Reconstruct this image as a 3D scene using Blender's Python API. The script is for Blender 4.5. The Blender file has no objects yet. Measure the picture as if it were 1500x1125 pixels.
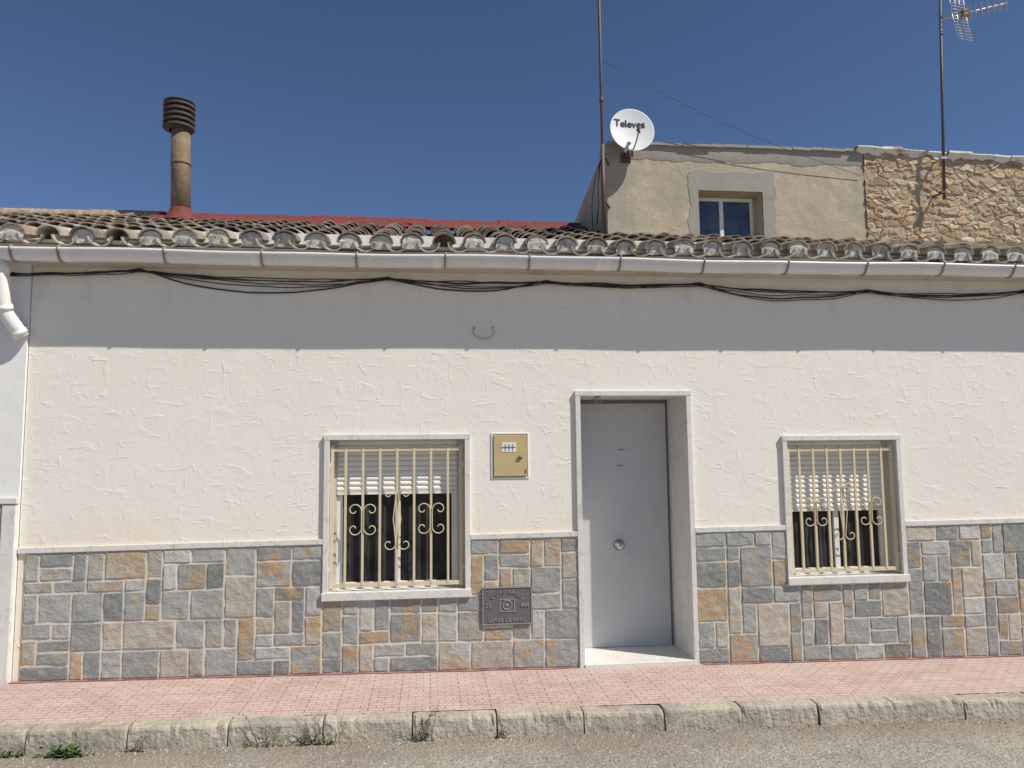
import bpy, math, random
from mathutils import Vector, Matrix, noise
random.seed(7)
C = bpy.context.scene.collection
rad = math.radians
# ------------------------------------------------------------ camera
F = 1083.0
CAM = Vector((0, -5.85, 1.6))
R = (Matrix.Rotation(rad(-6.3), 3, 'Z') @ Matrix.Rotation(rad(90 + 5.4), 3, 'X') @ Matrix.Rotation(rad(-0.6), 3, 'Z'))
cd = bpy.data.cameras.new('camera'); cam = bpy.data.objects.new('camera', cd); C.objects.link(cam)
cd.sensor_width = 36; cd.lens = 26; cd.clip_end = 2000; cd.clip_start = 0.05
cam.matrix_world = Matrix.Translation(CAM) @ R.to_4x4()
bpy.context.scene.camera = cam
def ray(px, py): return R @ Vector(((px - 750) / F, -(py - 562.5) / F, -1))
def W(px, py, Y=0.0):
    d = ray(px, py); return CAM + d * ((Y - CAM.y) / d.y)
def WX(px, py, Y=0.0): return W(px, py, Y).x
def WZ(px, py, Y=0.0): return W(px, py, Y).z
def avgx(a, b, Y=0.0): return .5 * (W(a[0], a[1], Y).x + W(b[0], b[1], Y).x)
bl, br = W(30, 998), W(1500, 959)
SL = (br.z - bl.z) / (br.x - bl.x)
def zb(x): return bl.z + SL * (x - bl.x)
def G(px, py, dz=0.0):
    d = ray(px, py)
    t = (zb(0) + dz - CAM.z) / (d.z - SL * d.x)
    return CAM + d * t
# ------------------------------------------------------------ materials
def lk(nt, a, b): nt.links.new(a, b)
def M(name, col=(.5, .5, .5), attr=False, rough=.85, var=(), bumps=(), metallic=0.0, spec=0.3):
    m = bpy.data.materials.new(name); m.use_nodes = True; nt = m.node_tree; N = nt.nodes
    b = N['Principled BSDF']; b.inputs['Roughness'].default_value = rough; b.inputs['Metallic'].default_value = metallic
    b.inputs['Specular IOR Level'].default_value = spec
    tc = N.new('ShaderNodeTexCoord'); co = tc.outputs['Object']
    if attr:
        a = N.new('ShaderNodeVertexColor'); a.layer_name = 'Col'; cur = a.outputs['Color']
    else:
        a = N.new('ShaderNodeRGB'); a.outputs[0].default_value = (*col, 1); cur = a.outputs[0]
    for i, (sc, c2, lo, hi, fac) in enumerate(var):
        n = N.new('ShaderNodeTexNoise'); n.inputs['Scale'].default_value = sc; n.inputs['Detail'].default_value = 6
        n.inputs['Roughness'].default_value = .62
        off = N.new('ShaderNodeVectorMath'); off.operation = 'ADD'; off.inputs[1].default_value = (i * 7.3 + 3, i * 3.1, i * 5.7)
        lk(nt, co, off.inputs[0]); lk(nt, off.outputs[0], n.inputs['Vector'])
        r = N.new('ShaderNodeMapRange'); r.inputs['From Min'].default_value = lo; r.inputs['From Max'].default_value = hi
        r.inputs['To Max'].default_value = fac; lk(nt, n.outputs['Fac'], r.inputs['Value'])
        x = N.new('ShaderNodeMix'); x.data_type = 'RGBA'; lk(nt, r.outputs[0], x.inputs[0]); lk(nt, cur, x.inputs[6])
        x.inputs[7].default_value = (*c2, 1); cur = x.outputs[2]
    lk(nt, cur, b.inputs['Base Color'])
    nrm = None
    for (sc, dist, st) in bumps:
        n = N.new('ShaderNodeTexNoise'); n.inputs['Scale'].default_value = sc; n.inputs['Detail'].default_value = 5
        lk(nt, co, n.inputs['Vector'])
        bp = N.new('ShaderNodeBump'); bp.inputs['Distance'].default_value = dist; bp.inputs['Strength'].default_value = st
        lk(nt, n.outputs['Fac'], bp.inputs['Height'])
        if nrm: lk(nt, nrm, bp.inputs['Normal'])
        nrm = bp.outputs[0]
    if nrm: lk(nt, nrm, b.inputs['Normal'])
    return m
def math_node(nt, op, a, b=None):
    n = nt.nodes.new('ShaderNodeMath'); n.operation = op
    if hasattr(a, 'links'): lk(nt, a, n.inputs[0])
    else: n.inputs[0].default_value = a
    if b is not None:
        if hasattr(b, 'links'): lk(nt, b, n.inputs[1])
        else: n.inputs[1].default_value = b
    return n.outputs[0]
def find_bsdf(m): return m.node_tree.nodes['Principled BSDF']
def mix_into(m, fac, col):
    nt = m.node_tree; b = find_bsdf(m); old = b.inputs['Base Color'].links[0].from_socket
    x = nt.nodes.new('ShaderNodeMix'); x.data_type = 'RGBA'; lk(nt, fac, x.inputs[0]); lk(nt, old, x.inputs[6])
    x.inputs[7].default_value = (*col, 1); lk(nt, x.outputs[2], b.inputs['Base Color'])
def add_bump(m, h, dist, st):
    nt = m.node_tree; b = find_bsdf(m)
    bp = nt.nodes.new('ShaderNodeBump'); bp.inputs['Distance'].default_value = dist; bp.inputs['Strength'].default_value = st
    lk(nt, h, bp.inputs['Height'])
    if b.inputs['Normal'].links: lk(nt, b.inputs['Normal'].links[0].from_socket, bp.inputs['Normal'])
    lk(nt, bp.outputs[0], b.inputs['Normal'])
def coords(m, scale=(1, 1, 1), rot=(0, 0, 0)):
    nt = m.node_tree; tc = nt.nodes.new('ShaderNodeTexCoord'); mp = nt.nodes.new('ShaderNodeMapping')
    mp.inputs['Scale'].default_value = scale; mp.inputs['Rotation'].default_value = rot
    lk(nt, tc.outputs['Object'], mp.inputs['Vector']); return mp.outputs[0]
def noise_node(m, vec, sc, detail=3, dist=0.0):
    n = m.node_tree.nodes.new('ShaderNodeTexNoise'); n.inputs['Scale'].default_value = sc; n.inputs['Detail'].default_value = detail
    n.inputs['Distortion'].default_value = dist; lk(m.node_tree, vec, n.inputs['Vector']); return n.outputs['Fac']
def rng(m, v, a, b, c=0, d=1):
    n = m.node_tree.nodes.new('ShaderNodeMapRange'); n.inputs['From Min'].default_value = a; n.inputs['From Max'].default_value = b
    n.inputs['To Min'].default_value = c; n.inputs['To Max'].default_value = d; lk(m.node_tree, v, n.inputs['Value']); return n.outputs[0]
def trowel(m, dist, scale=2.0):
    """sparse long trowel ridges, faint"""
    nt = m.node_tree; hs = []
    for k, (s, rot) in enumerate([((1, 1, 2.6), (0, .7, 0)), ((1, 1, 2.8), (0, -.9, 0)), ((2.2, 1, 1), (0, .2, 0))]):
        v = coords(m, s, rot); n = noise_node(m, v, scale + k * .8, 2, .2)
        a = math_node(nt, 'SUBTRACT', n, .5 + .02 * k)
        # a lap of plaster: steep on one side, feathered on the other
        ridge = math_node(nt, 'MULTIPLY', rng(m, a, -.006, .004, 0, 1), rng(m, a, .004, .08, 1, 0))
        msk = rng(m, noise_node(m, v, scale * 1.5 + 2 + k, 1), .52, .70)
        hs.append(math_node(nt, 'MULTIPLY', ridge, msk))
    h = hs[0]
    for q in hs[1:]: h = math_node(nt, 'ADD', h, q)
    add_bump(m, h, dist, .6)

m_wall = M('white_stucco', (.83, .775, .685), rough=.92,
           var=[(1.1, (.78, .71, .61), .45, .75, .5), (7, (.86, .81, .74), .5, .8, .5), (30, (.73, .67, .58), .6, .8, .25)],
           bumps=[(5, .010, .30), (20, .0032, .35), (70, .0018, .35)])
trowel(m_wall, .0030)
_v = coords(m_wall); _s = m_wall.node_tree.nodes.new('ShaderNodeSeparateXYZ'); lk(m_wall.node_tree, _v, _s.inputs[0])
_g = rng(m_wall, math_node(m_wall.node_tree, 'ADD', _s.outputs['Z'], math_node(m_wall.node_tree, 'MULTIPLY', noise_node(m_wall, _v, 2.5), -.35)), 1.0, .74, 0, .5)
mix_into(m_wall, _g, (.80, .65, .47))
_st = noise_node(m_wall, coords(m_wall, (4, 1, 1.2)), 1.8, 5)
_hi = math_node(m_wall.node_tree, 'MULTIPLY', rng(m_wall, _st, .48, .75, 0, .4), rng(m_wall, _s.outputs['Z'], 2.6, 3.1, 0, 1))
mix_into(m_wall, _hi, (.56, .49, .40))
m_wall2 = M('cool_white_stucco', (.80, .785, .75), rough=.92, var=[(2, (.74, .72, .68), .45, .75, .5)], bumps=[(9, .01, .3), (45, .003, .3)])
m_plaster = M('eaves_plaster', (.60, .56, .49), var=[(5, (.42, .37, .3), .5, .75, .7), (25, (.3, .26, .2), .6, .8, .4)], bumps=[(20, .008, .5)])
m_mortar = M('dado_mortar', (.62, .57, .48), var=[(12, (.46, .40, .32), .5, .75, .6)], bumps=[(60, .004, .6)])
m_stone = M('split_stone', attr=True, rough=.8, var=[(13, (.17, .17, .16), .52, .76, .45), (30, (.50, .48, .43), .53, .76, .55)], bumps=[(9, .014, .5), (30, .007, .8), (90, .004, .7)])
nt = m_stone.node_tree
va = nt.nodes.new('ShaderNodeVertexColor'); va.layer_name = 'Col'
_n = noise_node(m_stone, coords(m_stone), 9, 5, .6)
_och = rng(m_stone, math_node(nt, 'ADD', _n, math_node(nt, 'MULTIPLY', va.outputs['Alpha'], .28)), .64, .76, 0, .72)
mix_into(m_stone, _och, (.43, .29, .15))
m_marble = M('veined_marble', (.70, .68, .63), rough=.5, var=[(4, (.58, .57, .53), .5, .7, .6), (16, (.48, .46, .42), .58, .74, .5)], bumps=[(60, .001, .3)])
_mv = noise_node(m_marble, coords(m_marble, (1, 1, .45), (0, .4, 0)), 5, 5, 1.5)
_ma = math_node(m_marble.node_tree, 'ABSOLUTE', math_node(m_marble.node_tree, 'SUBTRACT', _mv, .5))
mix_into(m_marble, rng(m_marble, _ma, 0, .02, .5, 0), (.38, .37, .35))
m_tile = M('weathered_tile', attr=True, rough=.93, var=[(6, (.13, .11, .09), .48, .68, .65), (20, (.54, .50, .42), .52, .68, .8), (5, (.40, .27, .17), .5, .72, .5), (60, (.10, .085, .07), .60, .72, .6)], bumps=[(30, .008, .8), (90, .004, .8)])
m_red = M('red_paint', (.20, .045, .04), rough=.75, var=[(8, (.13, .045, .04), .45, .7, .7), (20, (.30, .17, .14), .60, .78, .6)], bumps=[(15, .02, .6)])
m_base = M('faded_red_paint', (.25, .10, .085), rough=.8, var=[(8, (.36, .22, .19), .42, .6, .9)], bumps=[(15, .01, .6)])
m_pvc = M('gutter_pvc', (.72, .73, .72), rough=.35, spec=.5, var=[(3, (.60, .59, .56), .48, .72, .6), (9, (.88, .88, .87), .63, .68, .8), (30, (.38, .35, .30), .66, .78, .6)], bumps=[(12, .002, .3)])
m_pvcw = M('white_pvc', (.80, .79, .76), rough=.4, var=[(6, (.62, .6, .56), .5, .75, .5)])
m_brk = M('bracket_metal', (.30, .25, .19), rough=.6, var=[(14, (.18, .11, .07), .5, .7, .6)])
m_door = M('grey_door_paint', (.53, .53, .525), rough=.42, var=[(2.2, (.48, .475, .47), .4, .7, .6), (26, (.6, .59, .58), .66, .74, .4)], bumps=[(5, .002, .2)])
m_doorf = M('dark_door_frame', (.16, .16, .155), rough=.5)
m_groove = M('door_groove', (.62, .62, .61), rough=.5)
m_chrome = M('brushed_chrome', (.55, .53, .5), rough=.25, metallic=1.0)
m_slat = M('shutter_slats', (.82, .80, .75), rough=.5)
m_frame = M('white_window_frame', (.78, .78, .75), rough=.4)
m_glass = M('dark_glass', (.010, .011, .012), rough=.08, spec=.5, var=[(3, (.02, .02, .021), .5, .6, .8)])
m_glass2 = M('sky_reflecting_glass', (.03, .045, .06), rough=.12, spec=.8, var=[(4, (.09, .11, .13), .45, .65, .8)])
m_curt = M('net_curtain', (.05, .05, .05), rough=.9, var=[(4, (.02, .02, .02), .4, .6, .9)])
m_cream = M('cream_grille_paint', (.66, .56, .36), rough=.5, var=[(20, (.44, .34, .2), .60, .75, .6)], bumps=[(40, .001, .4)])
m_box = M('ochre_box_paint', (.54, .42, .21), rough=.5, var=[(8, (.46, .35, .17), .45, .7, .6)])
m_black = M('black_rubber', (.02, .02, .022), rough=.6)
m_cable = M('dusty_cable', (.04, .038, .036), rough=.7)
m_iron = M('cast_iron', (.15, .145, .14), rough=.55, metallic=.2, var=[(25, (.22, .20, .18), .5, .7, .6)], bumps=[(60, .002, .5)])
m_ironl = M('worn_iron', (.34, .33, .31), rough=.5, metallic=.2)
m_slot = M('steel_slot', (.25, .25, .25), rough=.4, metallic=.5)
m_render = M('tan_render', (.47, .395, .29), rough=.95, var=[(1.1, (.38, .345, .28), .42, .58, .75), (3, (.56, .475, .35), .48, .66, .7), (9, (.40, .33, .235), .5, .7, .6), (28, (.34, .285, .21), .55, .75, .5)], bumps=[(7, .02, .5), (40, .005, .6)])
m_cement = M('grey_cement', (.36, .335, .285), rough=.95, var=[(4, (.30, .28, .245), .45, .7, .7), (30, (.44, .41, .35), .55, .75, .5)], bumps=[(12, .006, .5), (50, .003, .5)])
m_rubble = M('rubble_stone', attr=True, rough=.95, var=[(18, (.30, .19, .10), .54, .76, .45), (45, (.58, .48, .34), .57, .76, .4)], bumps=[(30, .005, .6), (90, .003, .6)])
m_white = M('flaked_whitewash', (.76, .74, .70), rough=.9, var=[(9, (.42, .34, .24), .56, .64, .9)], bumps=[(20, .015, .7)])
m_plug = M('pale_mortar', (.58, .55, .48), rough=.95, var=[(14, (.30, .27, .22), .5, .66, .9), (40, (.68, .66, .6), .55, .7, .7)], bumps=[(30, .012, .8)])
m_chim = M('brown_flue', (.20, .135, .085), rough=.8, var=[(5, (.30, .24, .18), .5, .7, .7), (16, (.11, .08, .055), .5, .75, .6)], bumps=[(20, .005, .5)])
m_cowl = M('dark_cowl', (.075, .06, .052), rough=.7, var=[(12, (.15, .10, .075), .5, .7, .7)], bumps=[(25, .003, .5)])
m_mast = M('rusty_mast', (.12, .09, .08), rough=.6, metallic=.3, var=[(6, (.2, .12, .08), .45, .7, .7)])
m_alu = M('weathered_aluminium', (.50, .49, .46), rough=.4, metallic=.6)
m_dish = M('dish_white', (.70, .72, .73), rough=.45, var=[(6, (.6, .61, .61), .5, .75, .5)])
m_lnb = M('rusty_feed', (.28, .17, .10), rough=.6)
m_leaf = M('weed_leaf', attr=True, rough=.7)
m_wire = M('thin_wire', (.05, .07, .13), rough=.6)
m_pave = M('pink_paving', (.50, .355, .31), rough=.9, var=[(1.6, (.44, .31, .27), .42, .62, .8), (6, (.57, .455, .41), .46, .68, .8), (40, (.62, .50, .45), .52, .7, .6), (80, (.34, .24, .21), .56, .72, .7)], bumps=[(60, .005, .8)])
nt = m_pave.node_tree
def bricks(m, wdt, hgt, mort, off=0.0, loc=0.0):
    n = m.node_tree.nodes.new('ShaderNodeTexBrick'); n.offset = off; n.squash = 1
    n.inputs['Scale'].default_value = 1; n.inputs['Brick Width'].default_value = wdt; n.inputs['Row Height'].default_value = hgt
    n.inputs['Mortar Size'].default_value = mort; n.inputs['Mortar Smooth'].default_value = .6
    mp = m.node_tree.nodes.new('ShaderNodeVectorMath'); mp.operation = 'ADD'; lk(m.node_tree, coords(m), mp.inputs[0])
    ns = m.node_tree.nodes.new('ShaderNodeTexNoise'); ns.inputs['Scale'].default_value = 9; lk(m.node_tree, coords(m), ns.inputs['Vector'])
    sc_ = m.node_tree.nodes.new('ShaderNodeVectorMath'); sc_.operation = 'SCALE'; sc_.inputs['Scale'].default_value = .012; lk(m.node_tree, ns.outputs['Color'], sc_.inputs[0])
    lk(m.node_tree, sc_.outputs[0], mp.inputs[1]); lk(m.node_tree, mp.outputs[0], n.inputs['Vector']); return n
_b = bricks(m_pave, .20, .20, .004); _b2 = bricks(m_pave, .10, .05, .006, .5)
_b.inputs['Color1'].default_value = (0, 0, 0, 1); _b.inputs['Color2'].default_value = (1, 1, 1, 1); _b.inputs['Mortar'].default_value = (.5, .5, .5, 1)
mix_into(m_pave, math_node(nt, 'MULTIPLY', _b.outputs['Color'], .14), (.62, .49, .44))
_w = rng(m_pave, noise_node(m_pave, coords(m_pave), 3.5, 4), .4, .6, .1, .45)
mix_into(m_pave, math_node(nt, 'MULTIPLY', _b2.outputs['Fac'], _w), (.32, .205, .175))
mix_into(m_pave, math_node(nt, 'MULTIPLY', _b.outputs['Fac'], .25), (.27, .19, .165))
_dst = rng(m_pave, noise_node(m_pave, coords(m_pave, (1, 2, 1)), 1.1, 5), .48, .68, 0, .5)
mix_into(m_pave, _dst, (.55, .46, .39))
add_bump(m_pave, math_node(nt, 'SUBTRACT', 1.0, _b2.outputs['Fac']), .005, .8)
add_bump(m_pave, math_node(nt, 'SUBTRACT', 1.0, _b.outputs['Fac']), .003, .6)
m_kerb = M('kerb_concrete', (.44, .39, .31), rough=.95, var=[(2.5, (.31, .275, .225), .42, .60, .85), (11, (.52, .47, .39), .5, .68, .8), (45, (.20, .17, .14), .56, .70, .75)], bumps=[(10, .014, .7), (40, .009, .9)])
m_road = M('worn_asphalt', (.30, .27, .23), rough=.95, var=[(.8, (.39, .35, .285), .42, .58, .85), (4, (.23, .21, .185), .50, .66, .75), (40, (.52, .47, .40), .54, .64, .8), (80, (.10, .09, .08), .54, .62, .85)], bumps=[(45, .018, 1), (8, .03, .5)])
_rs = m_road.node_tree.nodes.new('ShaderNodeSeparateXYZ'); _rv = coords(m_road); lk(m_road.node_tree, _rv, _rs.inputs[0])
_rg = rng(m_road, math_node(m_road.node_tree, 'ADD', _rs.outputs['Y'], math_node(m_road.node_tree, 'MULTIPLY', noise_node(m_road, _rv, 4, 5), .5)), -1.15, -.82, 0, .75)
mix_into(m_road, _rg, (.24, .19, .14))
m_ground = M('dusty_ground', (.30, .25, .18), rough=1, var=[(.3, (.22, .19, .13), .4, .7, .8)], bumps=[(4, .05, .5)])
m_gravel = M('gravel', attr=True, rough=.95)
# ------------------------------------------------------------ mesh builder
class MB:
    def __init__(s): s.v = []; s.f = []; s.c = []; s.sm = []
    def quad(s, pts, col=(1, 1, 1, 1), smooth=False):
        i = len(s.v); s.v += [Vector(p) for p in pts]; s.f.append(tuple(range(i, i + len(pts)))); s.c.append(col); s.sm.append(smooth)
    def grid(s, rows, col=(1, 1, 1, 1), smooth=True):
        i0 = len(s.v); m = len(rows[0])
        for r in rows: s.v += [Vector(p) for p in r]
        for a in range(len(rows) - 1):
            for b in range(m - 1):
                i = i0 + a * m + b; s.f.append((i, i + m, i + m + 1, i + 1)); s.c.append(col); s.sm.append(smooth)
    def box(s, x0, x1, y0, y1, z0, z1, col=(1, 1, 1, 1), shear=0.0):
        i = len(s.v)
        for x in (x0, x1):
            for y in (y0, y1):
                for z in (z0, z1): s.v.append(Vector((x, y, z + shear * (x - x0))))
        for f in ((0, 1, 3, 2), (4, 6, 7, 5), (0, 4, 5, 1), (2, 3, 7, 6), (0, 2, 6, 4), (1, 5, 7, 3)):
            s.f.append(tuple(i + k for k in f)); s.c.append(col); s.sm.append(False)
    def tube(s, pts, r, n=8, col=(1, 1, 1, 1), cap=True):
        pts = [Vector(p) for p in pts]; i0 = len(s.v); L = len(pts)
        rs = r if isinstance(r, (list, tuple)) else [r] * L
        t0 = (pts[1] - pts[0]).normalized()
        ref = Vector((0, 0, 1)) if abs(t0.z) < .9 else Vector((1, 0, 0))
        u = t0.cross(ref).normalized()
        for k, p in enumerate(pts):
            t = (pts[min(k + 1, L - 1)] - pts[max(k - 1, 0)]).normalized()
            u = (u - t * u.dot(t)).normalized(); w = t.cross(u)
            for j in range(n):
                a = 2 * math.pi * j / n; s.v.append(p + (u * math.cos(a) + w * math.sin(a)) * rs[k])
        for k in range(L - 1):
            for j in range(n):
                a = i0 + k * n + j; b = i0 + k * n + (j + 1) % n
                s.f.append((a, b, b + n, a + n)); s.c.append(col); s.sm.append(True)
        if cap:
            s.f.append(tuple(i0 + j for j in range(n))[::-1]); s.c.append(col); s.sm.append(False)
            s.f.append(tuple(i0 + (L - 1) * n + j for j in range(n))); s.c.append(col); s.sm.append(False)
    def lathe(s, prof, ctr, n=24, col=(1, 1, 1, 1), axis=None, smooth=True):
        ctr = Vector(ctr); i0 = len(s.v)
        q = Vector((0, 0, 1)).rotation_difference(Vector(axis)) if axis is not None else None
        for (r, z) in prof:
            for j in range(n):
                a = 2 * math.pi * j / n; p = Vector((r * math.cos(a), r * math.sin(a), z))
                if q: p = q @ p
                s.v.append(ctr + p)
        for k in range(len(prof) - 1):
            for j in range(n):
                a = i0 + k * n + j; b = i0 + k * n + (j + 1) % n
                s.f.append((a, b, b + n, a + n)); s.c.append(col); s.sm.append(smooth)
    def build(s, name, mat, parent=None, origin=None, bevel=0.0):
        me = bpy.data.meshes.new(name)
        if parent is not None: org = Vector(ORG[parent.name])
        else: org = Vector(origin) if origin is not None else Vector((0, 0, 0))
        me.from_pydata([tuple(v - org) for v in s.v], [], s.f)
        ca = me.color_attributes.new('Col', 'FLOAT_COLOR', 'CORNER')
        buf = []
        for f, c in zip(s.f, s.c):
            c4 = tuple(c) if len(c) == 4 else (*c, 0.0)
            buf += list(c4) * len(f)
        ca.data.foreach_set('color', buf)
        me.polygons.foreach_set('use_smooth', s.sm)
        me.materials.append(mat); me.update()
        o = bpy.data.objects.new(name, me); C.objects.link(o)
        if parent is not None: o.parent = parent
        else: o.location = org
        ORG[o.name] = tuple(org)
        if bevel:
            bv = o.modifiers.new('bevel', 'BEVEL'); bv.width = bevel; bv.segments = 2; bv.limit_method = 'ANGLE'
        return o
ORG = {}
def thing(name, label, cat, loc, group=None):
    o = bpy.data.objects.new(name, None); C.objects.link(o); o.location = loc; ORG[o.name] = tuple(loc)
    o['label'] = label; o['category'] = cat
    if group: o['group'] = group
    return o
def tag(o, label, cat, group=None):
    o['label'] = label; o['category'] = cat
    if group: o['group'] = group
    return o
def text_mesh(name, txt, size, mat, parent, loc, rotm, extrude=.001, bold=.012, warp=None):
    cu = bpy.data.curves.new(name, 'FONT'); cu.body = txt; cu.size = size; cu.extrude = extrude; cu.align_x = 'CENTER'; cu.align_y = 'CENTER'; cu.offset = size * bold
    t = bpy.data.objects.new(name + '_tmp', cu); C.objects.link(t)
    dg = bpy.context.evaluated_depsgraph_get(); me = bpy.data.meshes.new_from_object(t.evaluated_get(dg))
    bpy.data.objects.remove(t); me.name = name
    if warp:
        for v in me.vertices: v.co.z += warp(v.co.x, v.co.y)
    org = Vector(ORG[parent.name])
    me.transform(Matrix.Translation(Vector(loc) - org) @ rotm.to_4x4())
    me.materials.clear(); me.materials.append(mat)
    o = bpy.data.objects.new(name, me); C.objects.link(o); o.parent = parent; ORG[o.name] = tuple(org); return o
FACE = Matrix.Rotation(rad(90), 3, 'X')       # text standing, facing -Y

# ------------------------------------------------------------ key positions
XW0 = avgx((43, 400), (24, 990)); XL, XR = -6.6, 7.6
def lineZ(p, q, Y):
    a, b = W(*p, Y), W(*q, Y)
    return lambda x: a.z + (b.z - a.z) * (x - a.x) / (b.x - a.x)
dtop = lineZ((35, 807), (1500, 762), -.03)    # centre of the dado trim
GYc = -.225
gutz = lineZ((50, 374), (1450, 398), GYc)    # gutter centre
EY, RY = -.25, 2.6
eavez = lineZ((0, 357), (1500, 386), EY)    # lower tile edge
ridgez = lineZ((0, 329), (885, 351), RY)
wl = dict(x0=avgx((483, 645), (481, 860)), x1=avgx((680, 645), (682, 860)), z1=WZ(582, 644), zs=WZ(580, 866, -.04), zsb=WZ(580, 878, -.04), o=.040)
wr = dict(x0=avgx((1149, 645), (1161, 845)), x1=avgx((1308, 645), (1323, 845)), z1=WZ(1228, 645), zs=WZ(1243, 844, -.04), zsb=WZ(1243, 855, -.04), o=.040)
dr = dict(x0=avgx((848, 580), (857, 960)), x1=avgx((1002, 580), (1017, 960)), z1=WZ(925, 580), o=.040)
ZT = gutz(0) + .12
# ------------------------------------------------------------ setting
def struct(o): o['kind'] = 'structure'; return o
PY = -.90; KY = -1.03; KH = .125
mb = MB()
mb.quad([(-300, -300, zb(-300) - KH - .03), (300, -300, zb(300) - KH - .03), (300, 300, zb(300) - KH - .03), (-300, 300, zb(-300) - KH - .03)])
struct(mb.build('ground', m_ground))
mb = MB()
mb.quad([(-120, -8, zb(-120) - KH), (120, -8, zb(120) - KH), (120, KY + .02, zb(120) - KH), (-120, KY + .02, zb(-120) - KH)])
struct(mb.build('road', m_road))
mb = MB()
mb.quad([(-60, PY, zb(-60)), (60, PY, zb(60)), (60, .6, zb(60)), (-60, .6, zb(-60))])
struct(mb.build('pavement', m_pave))
jx = [G(p, 1062 - p * .035).x for p in (55, 200, 343, 478, 605, 725, 848, 962, 1072, 1180, 1285, 1385, 1485)]
while jx[0] > -16: jx.insert(0, jx[0] - .58)
while jx[-1] < 16: jx.append(jx[-1] + .58)
mb = MB()
for si, (a, b) in enumerate(zip(jx[:-1], jx[1:])):
    dy = random.uniform(-.007, .007); dz = random.uniform(-.006, .005); tl_ = random.uniform(-.008, .008)
    sec = [(PY - .004, -.2), (PY - .004, .003), (PY - .05, .004), (KY + .020 + dy, .003), (KY + .006 + dy, -.004), (KY + dy, -.017), (KY - .004 + dy, -.07), (KY - .010 + dy, -KH - .05)]
    n = 34; rows = []
    chip = [(random.uniform(a, b), random.uniform(.012, .045), random.uniform(.004, .018)) for _ in range(random.choice([1, 2, 3, 4]))]
    chip += [(a, .016, .010), (b, .016, .010)]
    for k in range(n + 1):
        x = a + .005 + (b - a - .010) * k / n; row = []
        for i, (y, z) in enumerate(sec):
            w = .003 * noise.noise(Vector((x * 11, i * 3.1, si))) + .004 * noise.noise(Vector((x * 34, i * 5, si))) if 0 < i < 7 else 0
            c = 0
            if 2 < i < 6:
                for (cx, cw, ch) in chip: c = max(c, ch * max(0, 1 - abs(x - cx) / cw))
            row.append((x, y + w + c, zb(x) + z + dz + w + tl_ * (k / n - .5) - c * .8))
        rows.append(row)
    mb.grid(rows, smooth=False)
    mb.quad(rows[0]); mb.quad(rows[-1])
struct(mb.build('kerb', m_kerb))
mb = MB()
mb.quad([(-16, PY, zb(-16) - .015), (16, PY, zb(16) - .015), (16, KY + .03, zb(16) - .02), (-16, KY + .03, zb(-16) - .02)])
mb.quad([(-16, KY + .018, zb(-16) - .02), (16, KY + .018, zb(16) - .02), (16, KY + .018, zb(16) - .3), (-16, KY + .018, zb(-16) - .3)])
struct(mb.build('kerb_bedding', m_road))
mb = MB()
for i in range(6500):
    x = random.uniform(-5, 6.5); y = KY - .015 - abs(random.gauss(0, [.04, .16, .6][i % 3])); r = random.uniform(.002, .006) * (1 if random.random() < .93 else 2.0)
    z = zb(x) - KH; g = random.uniform(.2, .55); c = (g, g * .9, g * .76, 1)
    if i % 9 == 0: c = (g * .6, g * .42, g * .25, 1)
    if y < -3: continue
    p = [Vector((x + r * math.cos(t) * random.uniform(.7, 1.2), y + r * math.sin(t) * random.uniform(.7, 1.2), z)) for t in (0, 1.6, 3.1, 4.7)]
    top = Vector((x, y, z + r * 1.1))
    for k in range(4): mb.quad([p[k], p[(k + 1) % 4], top], c)
o = mb.build('gravel', m_gravel); o['kind'] = 'stuff'; tag(o, 'loose grit and gravel scattered on the road along the kerb', 'gravel')

# ------------------------------------------------------------ main house
H = thing('house', 'single storey whitewashed house with stone dado, grey door and tiled eaves', 'house', (0, 0, zb(0)))
def wallgrid(mb, xs, zs, holes, Y=0.0):
    for a, b in zip(xs[:-1], xs[1:]):
        for c, d in zip(zs[:-1], zs[1:]):
            mx, mz = (a + b) / 2, (c + d) / 2
            if any(h[0] < mx < h[1] and h[2] < mz < h[3] for h in holes): continue
            mb.quad([(a, Y, c), (b, Y, c), (b, Y, d), (a, Y, d)])
holes = []
for w in (wl, wr): holes.append((w['x0'] - .03, w['x1'] + .03, w['zsb'] + .01, w['z1'] + .03))
holes.append((dr['x0'] - .03, dr['x1'] + .03, zb(0) - .6, dr['z1'] + .03))
mb = MB()
xs = sorted([XW0, XR] + [h[0] for h in holes] + [h[1] for h in holes])
zs = sorted([zb(XL) - .3, ZT + .15] + [h[2] for h in holes] + [h[3] for h in holes])
wallgrid(mb, xs, zs, holes)
mb.quad([(XR, 0, zs[0]), (XR, 6, zs[0]), (XR, 6, ZT + .6), (XR, 0, ZT)])
mb.quad([(XL, 6, zs[0]), (XR, 6, zs[0]), (XR, 6, ZT), (XL, 6, ZT)])
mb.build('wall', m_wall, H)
DD = .44
def surround(w, zbot, depth, proud, name='surround', parent=H, mat=m_marble):
    mb = MB(); o = w['o']
    mb.box(w['x0'] - o, w['x0'], -proud, depth, zbot, w['z1'])
    mb.box(w['x1'], w['x1'] + o, -proud, depth, zbot, w['z1'])
    mb.box(w['x0'] - o - .003, w['x1'] + o + .003, -proud - .002, depth, w['z1'], w['z1'] + o)
    return mb.build(name, mat, parent, bevel=.002)
zd = zb((dr['x0'] + dr['x1']) / 2)
surround(dr, zd - .05, DD + .06, .026, 'door_surround')
mb = MB(); mb.box(dr['x0'] - .002, dr['x1'] + .002, -.04, DD + .06, zd - .05, zd + .028)
mb.build('door_step', m_marble, H, bevel=.004)
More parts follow.
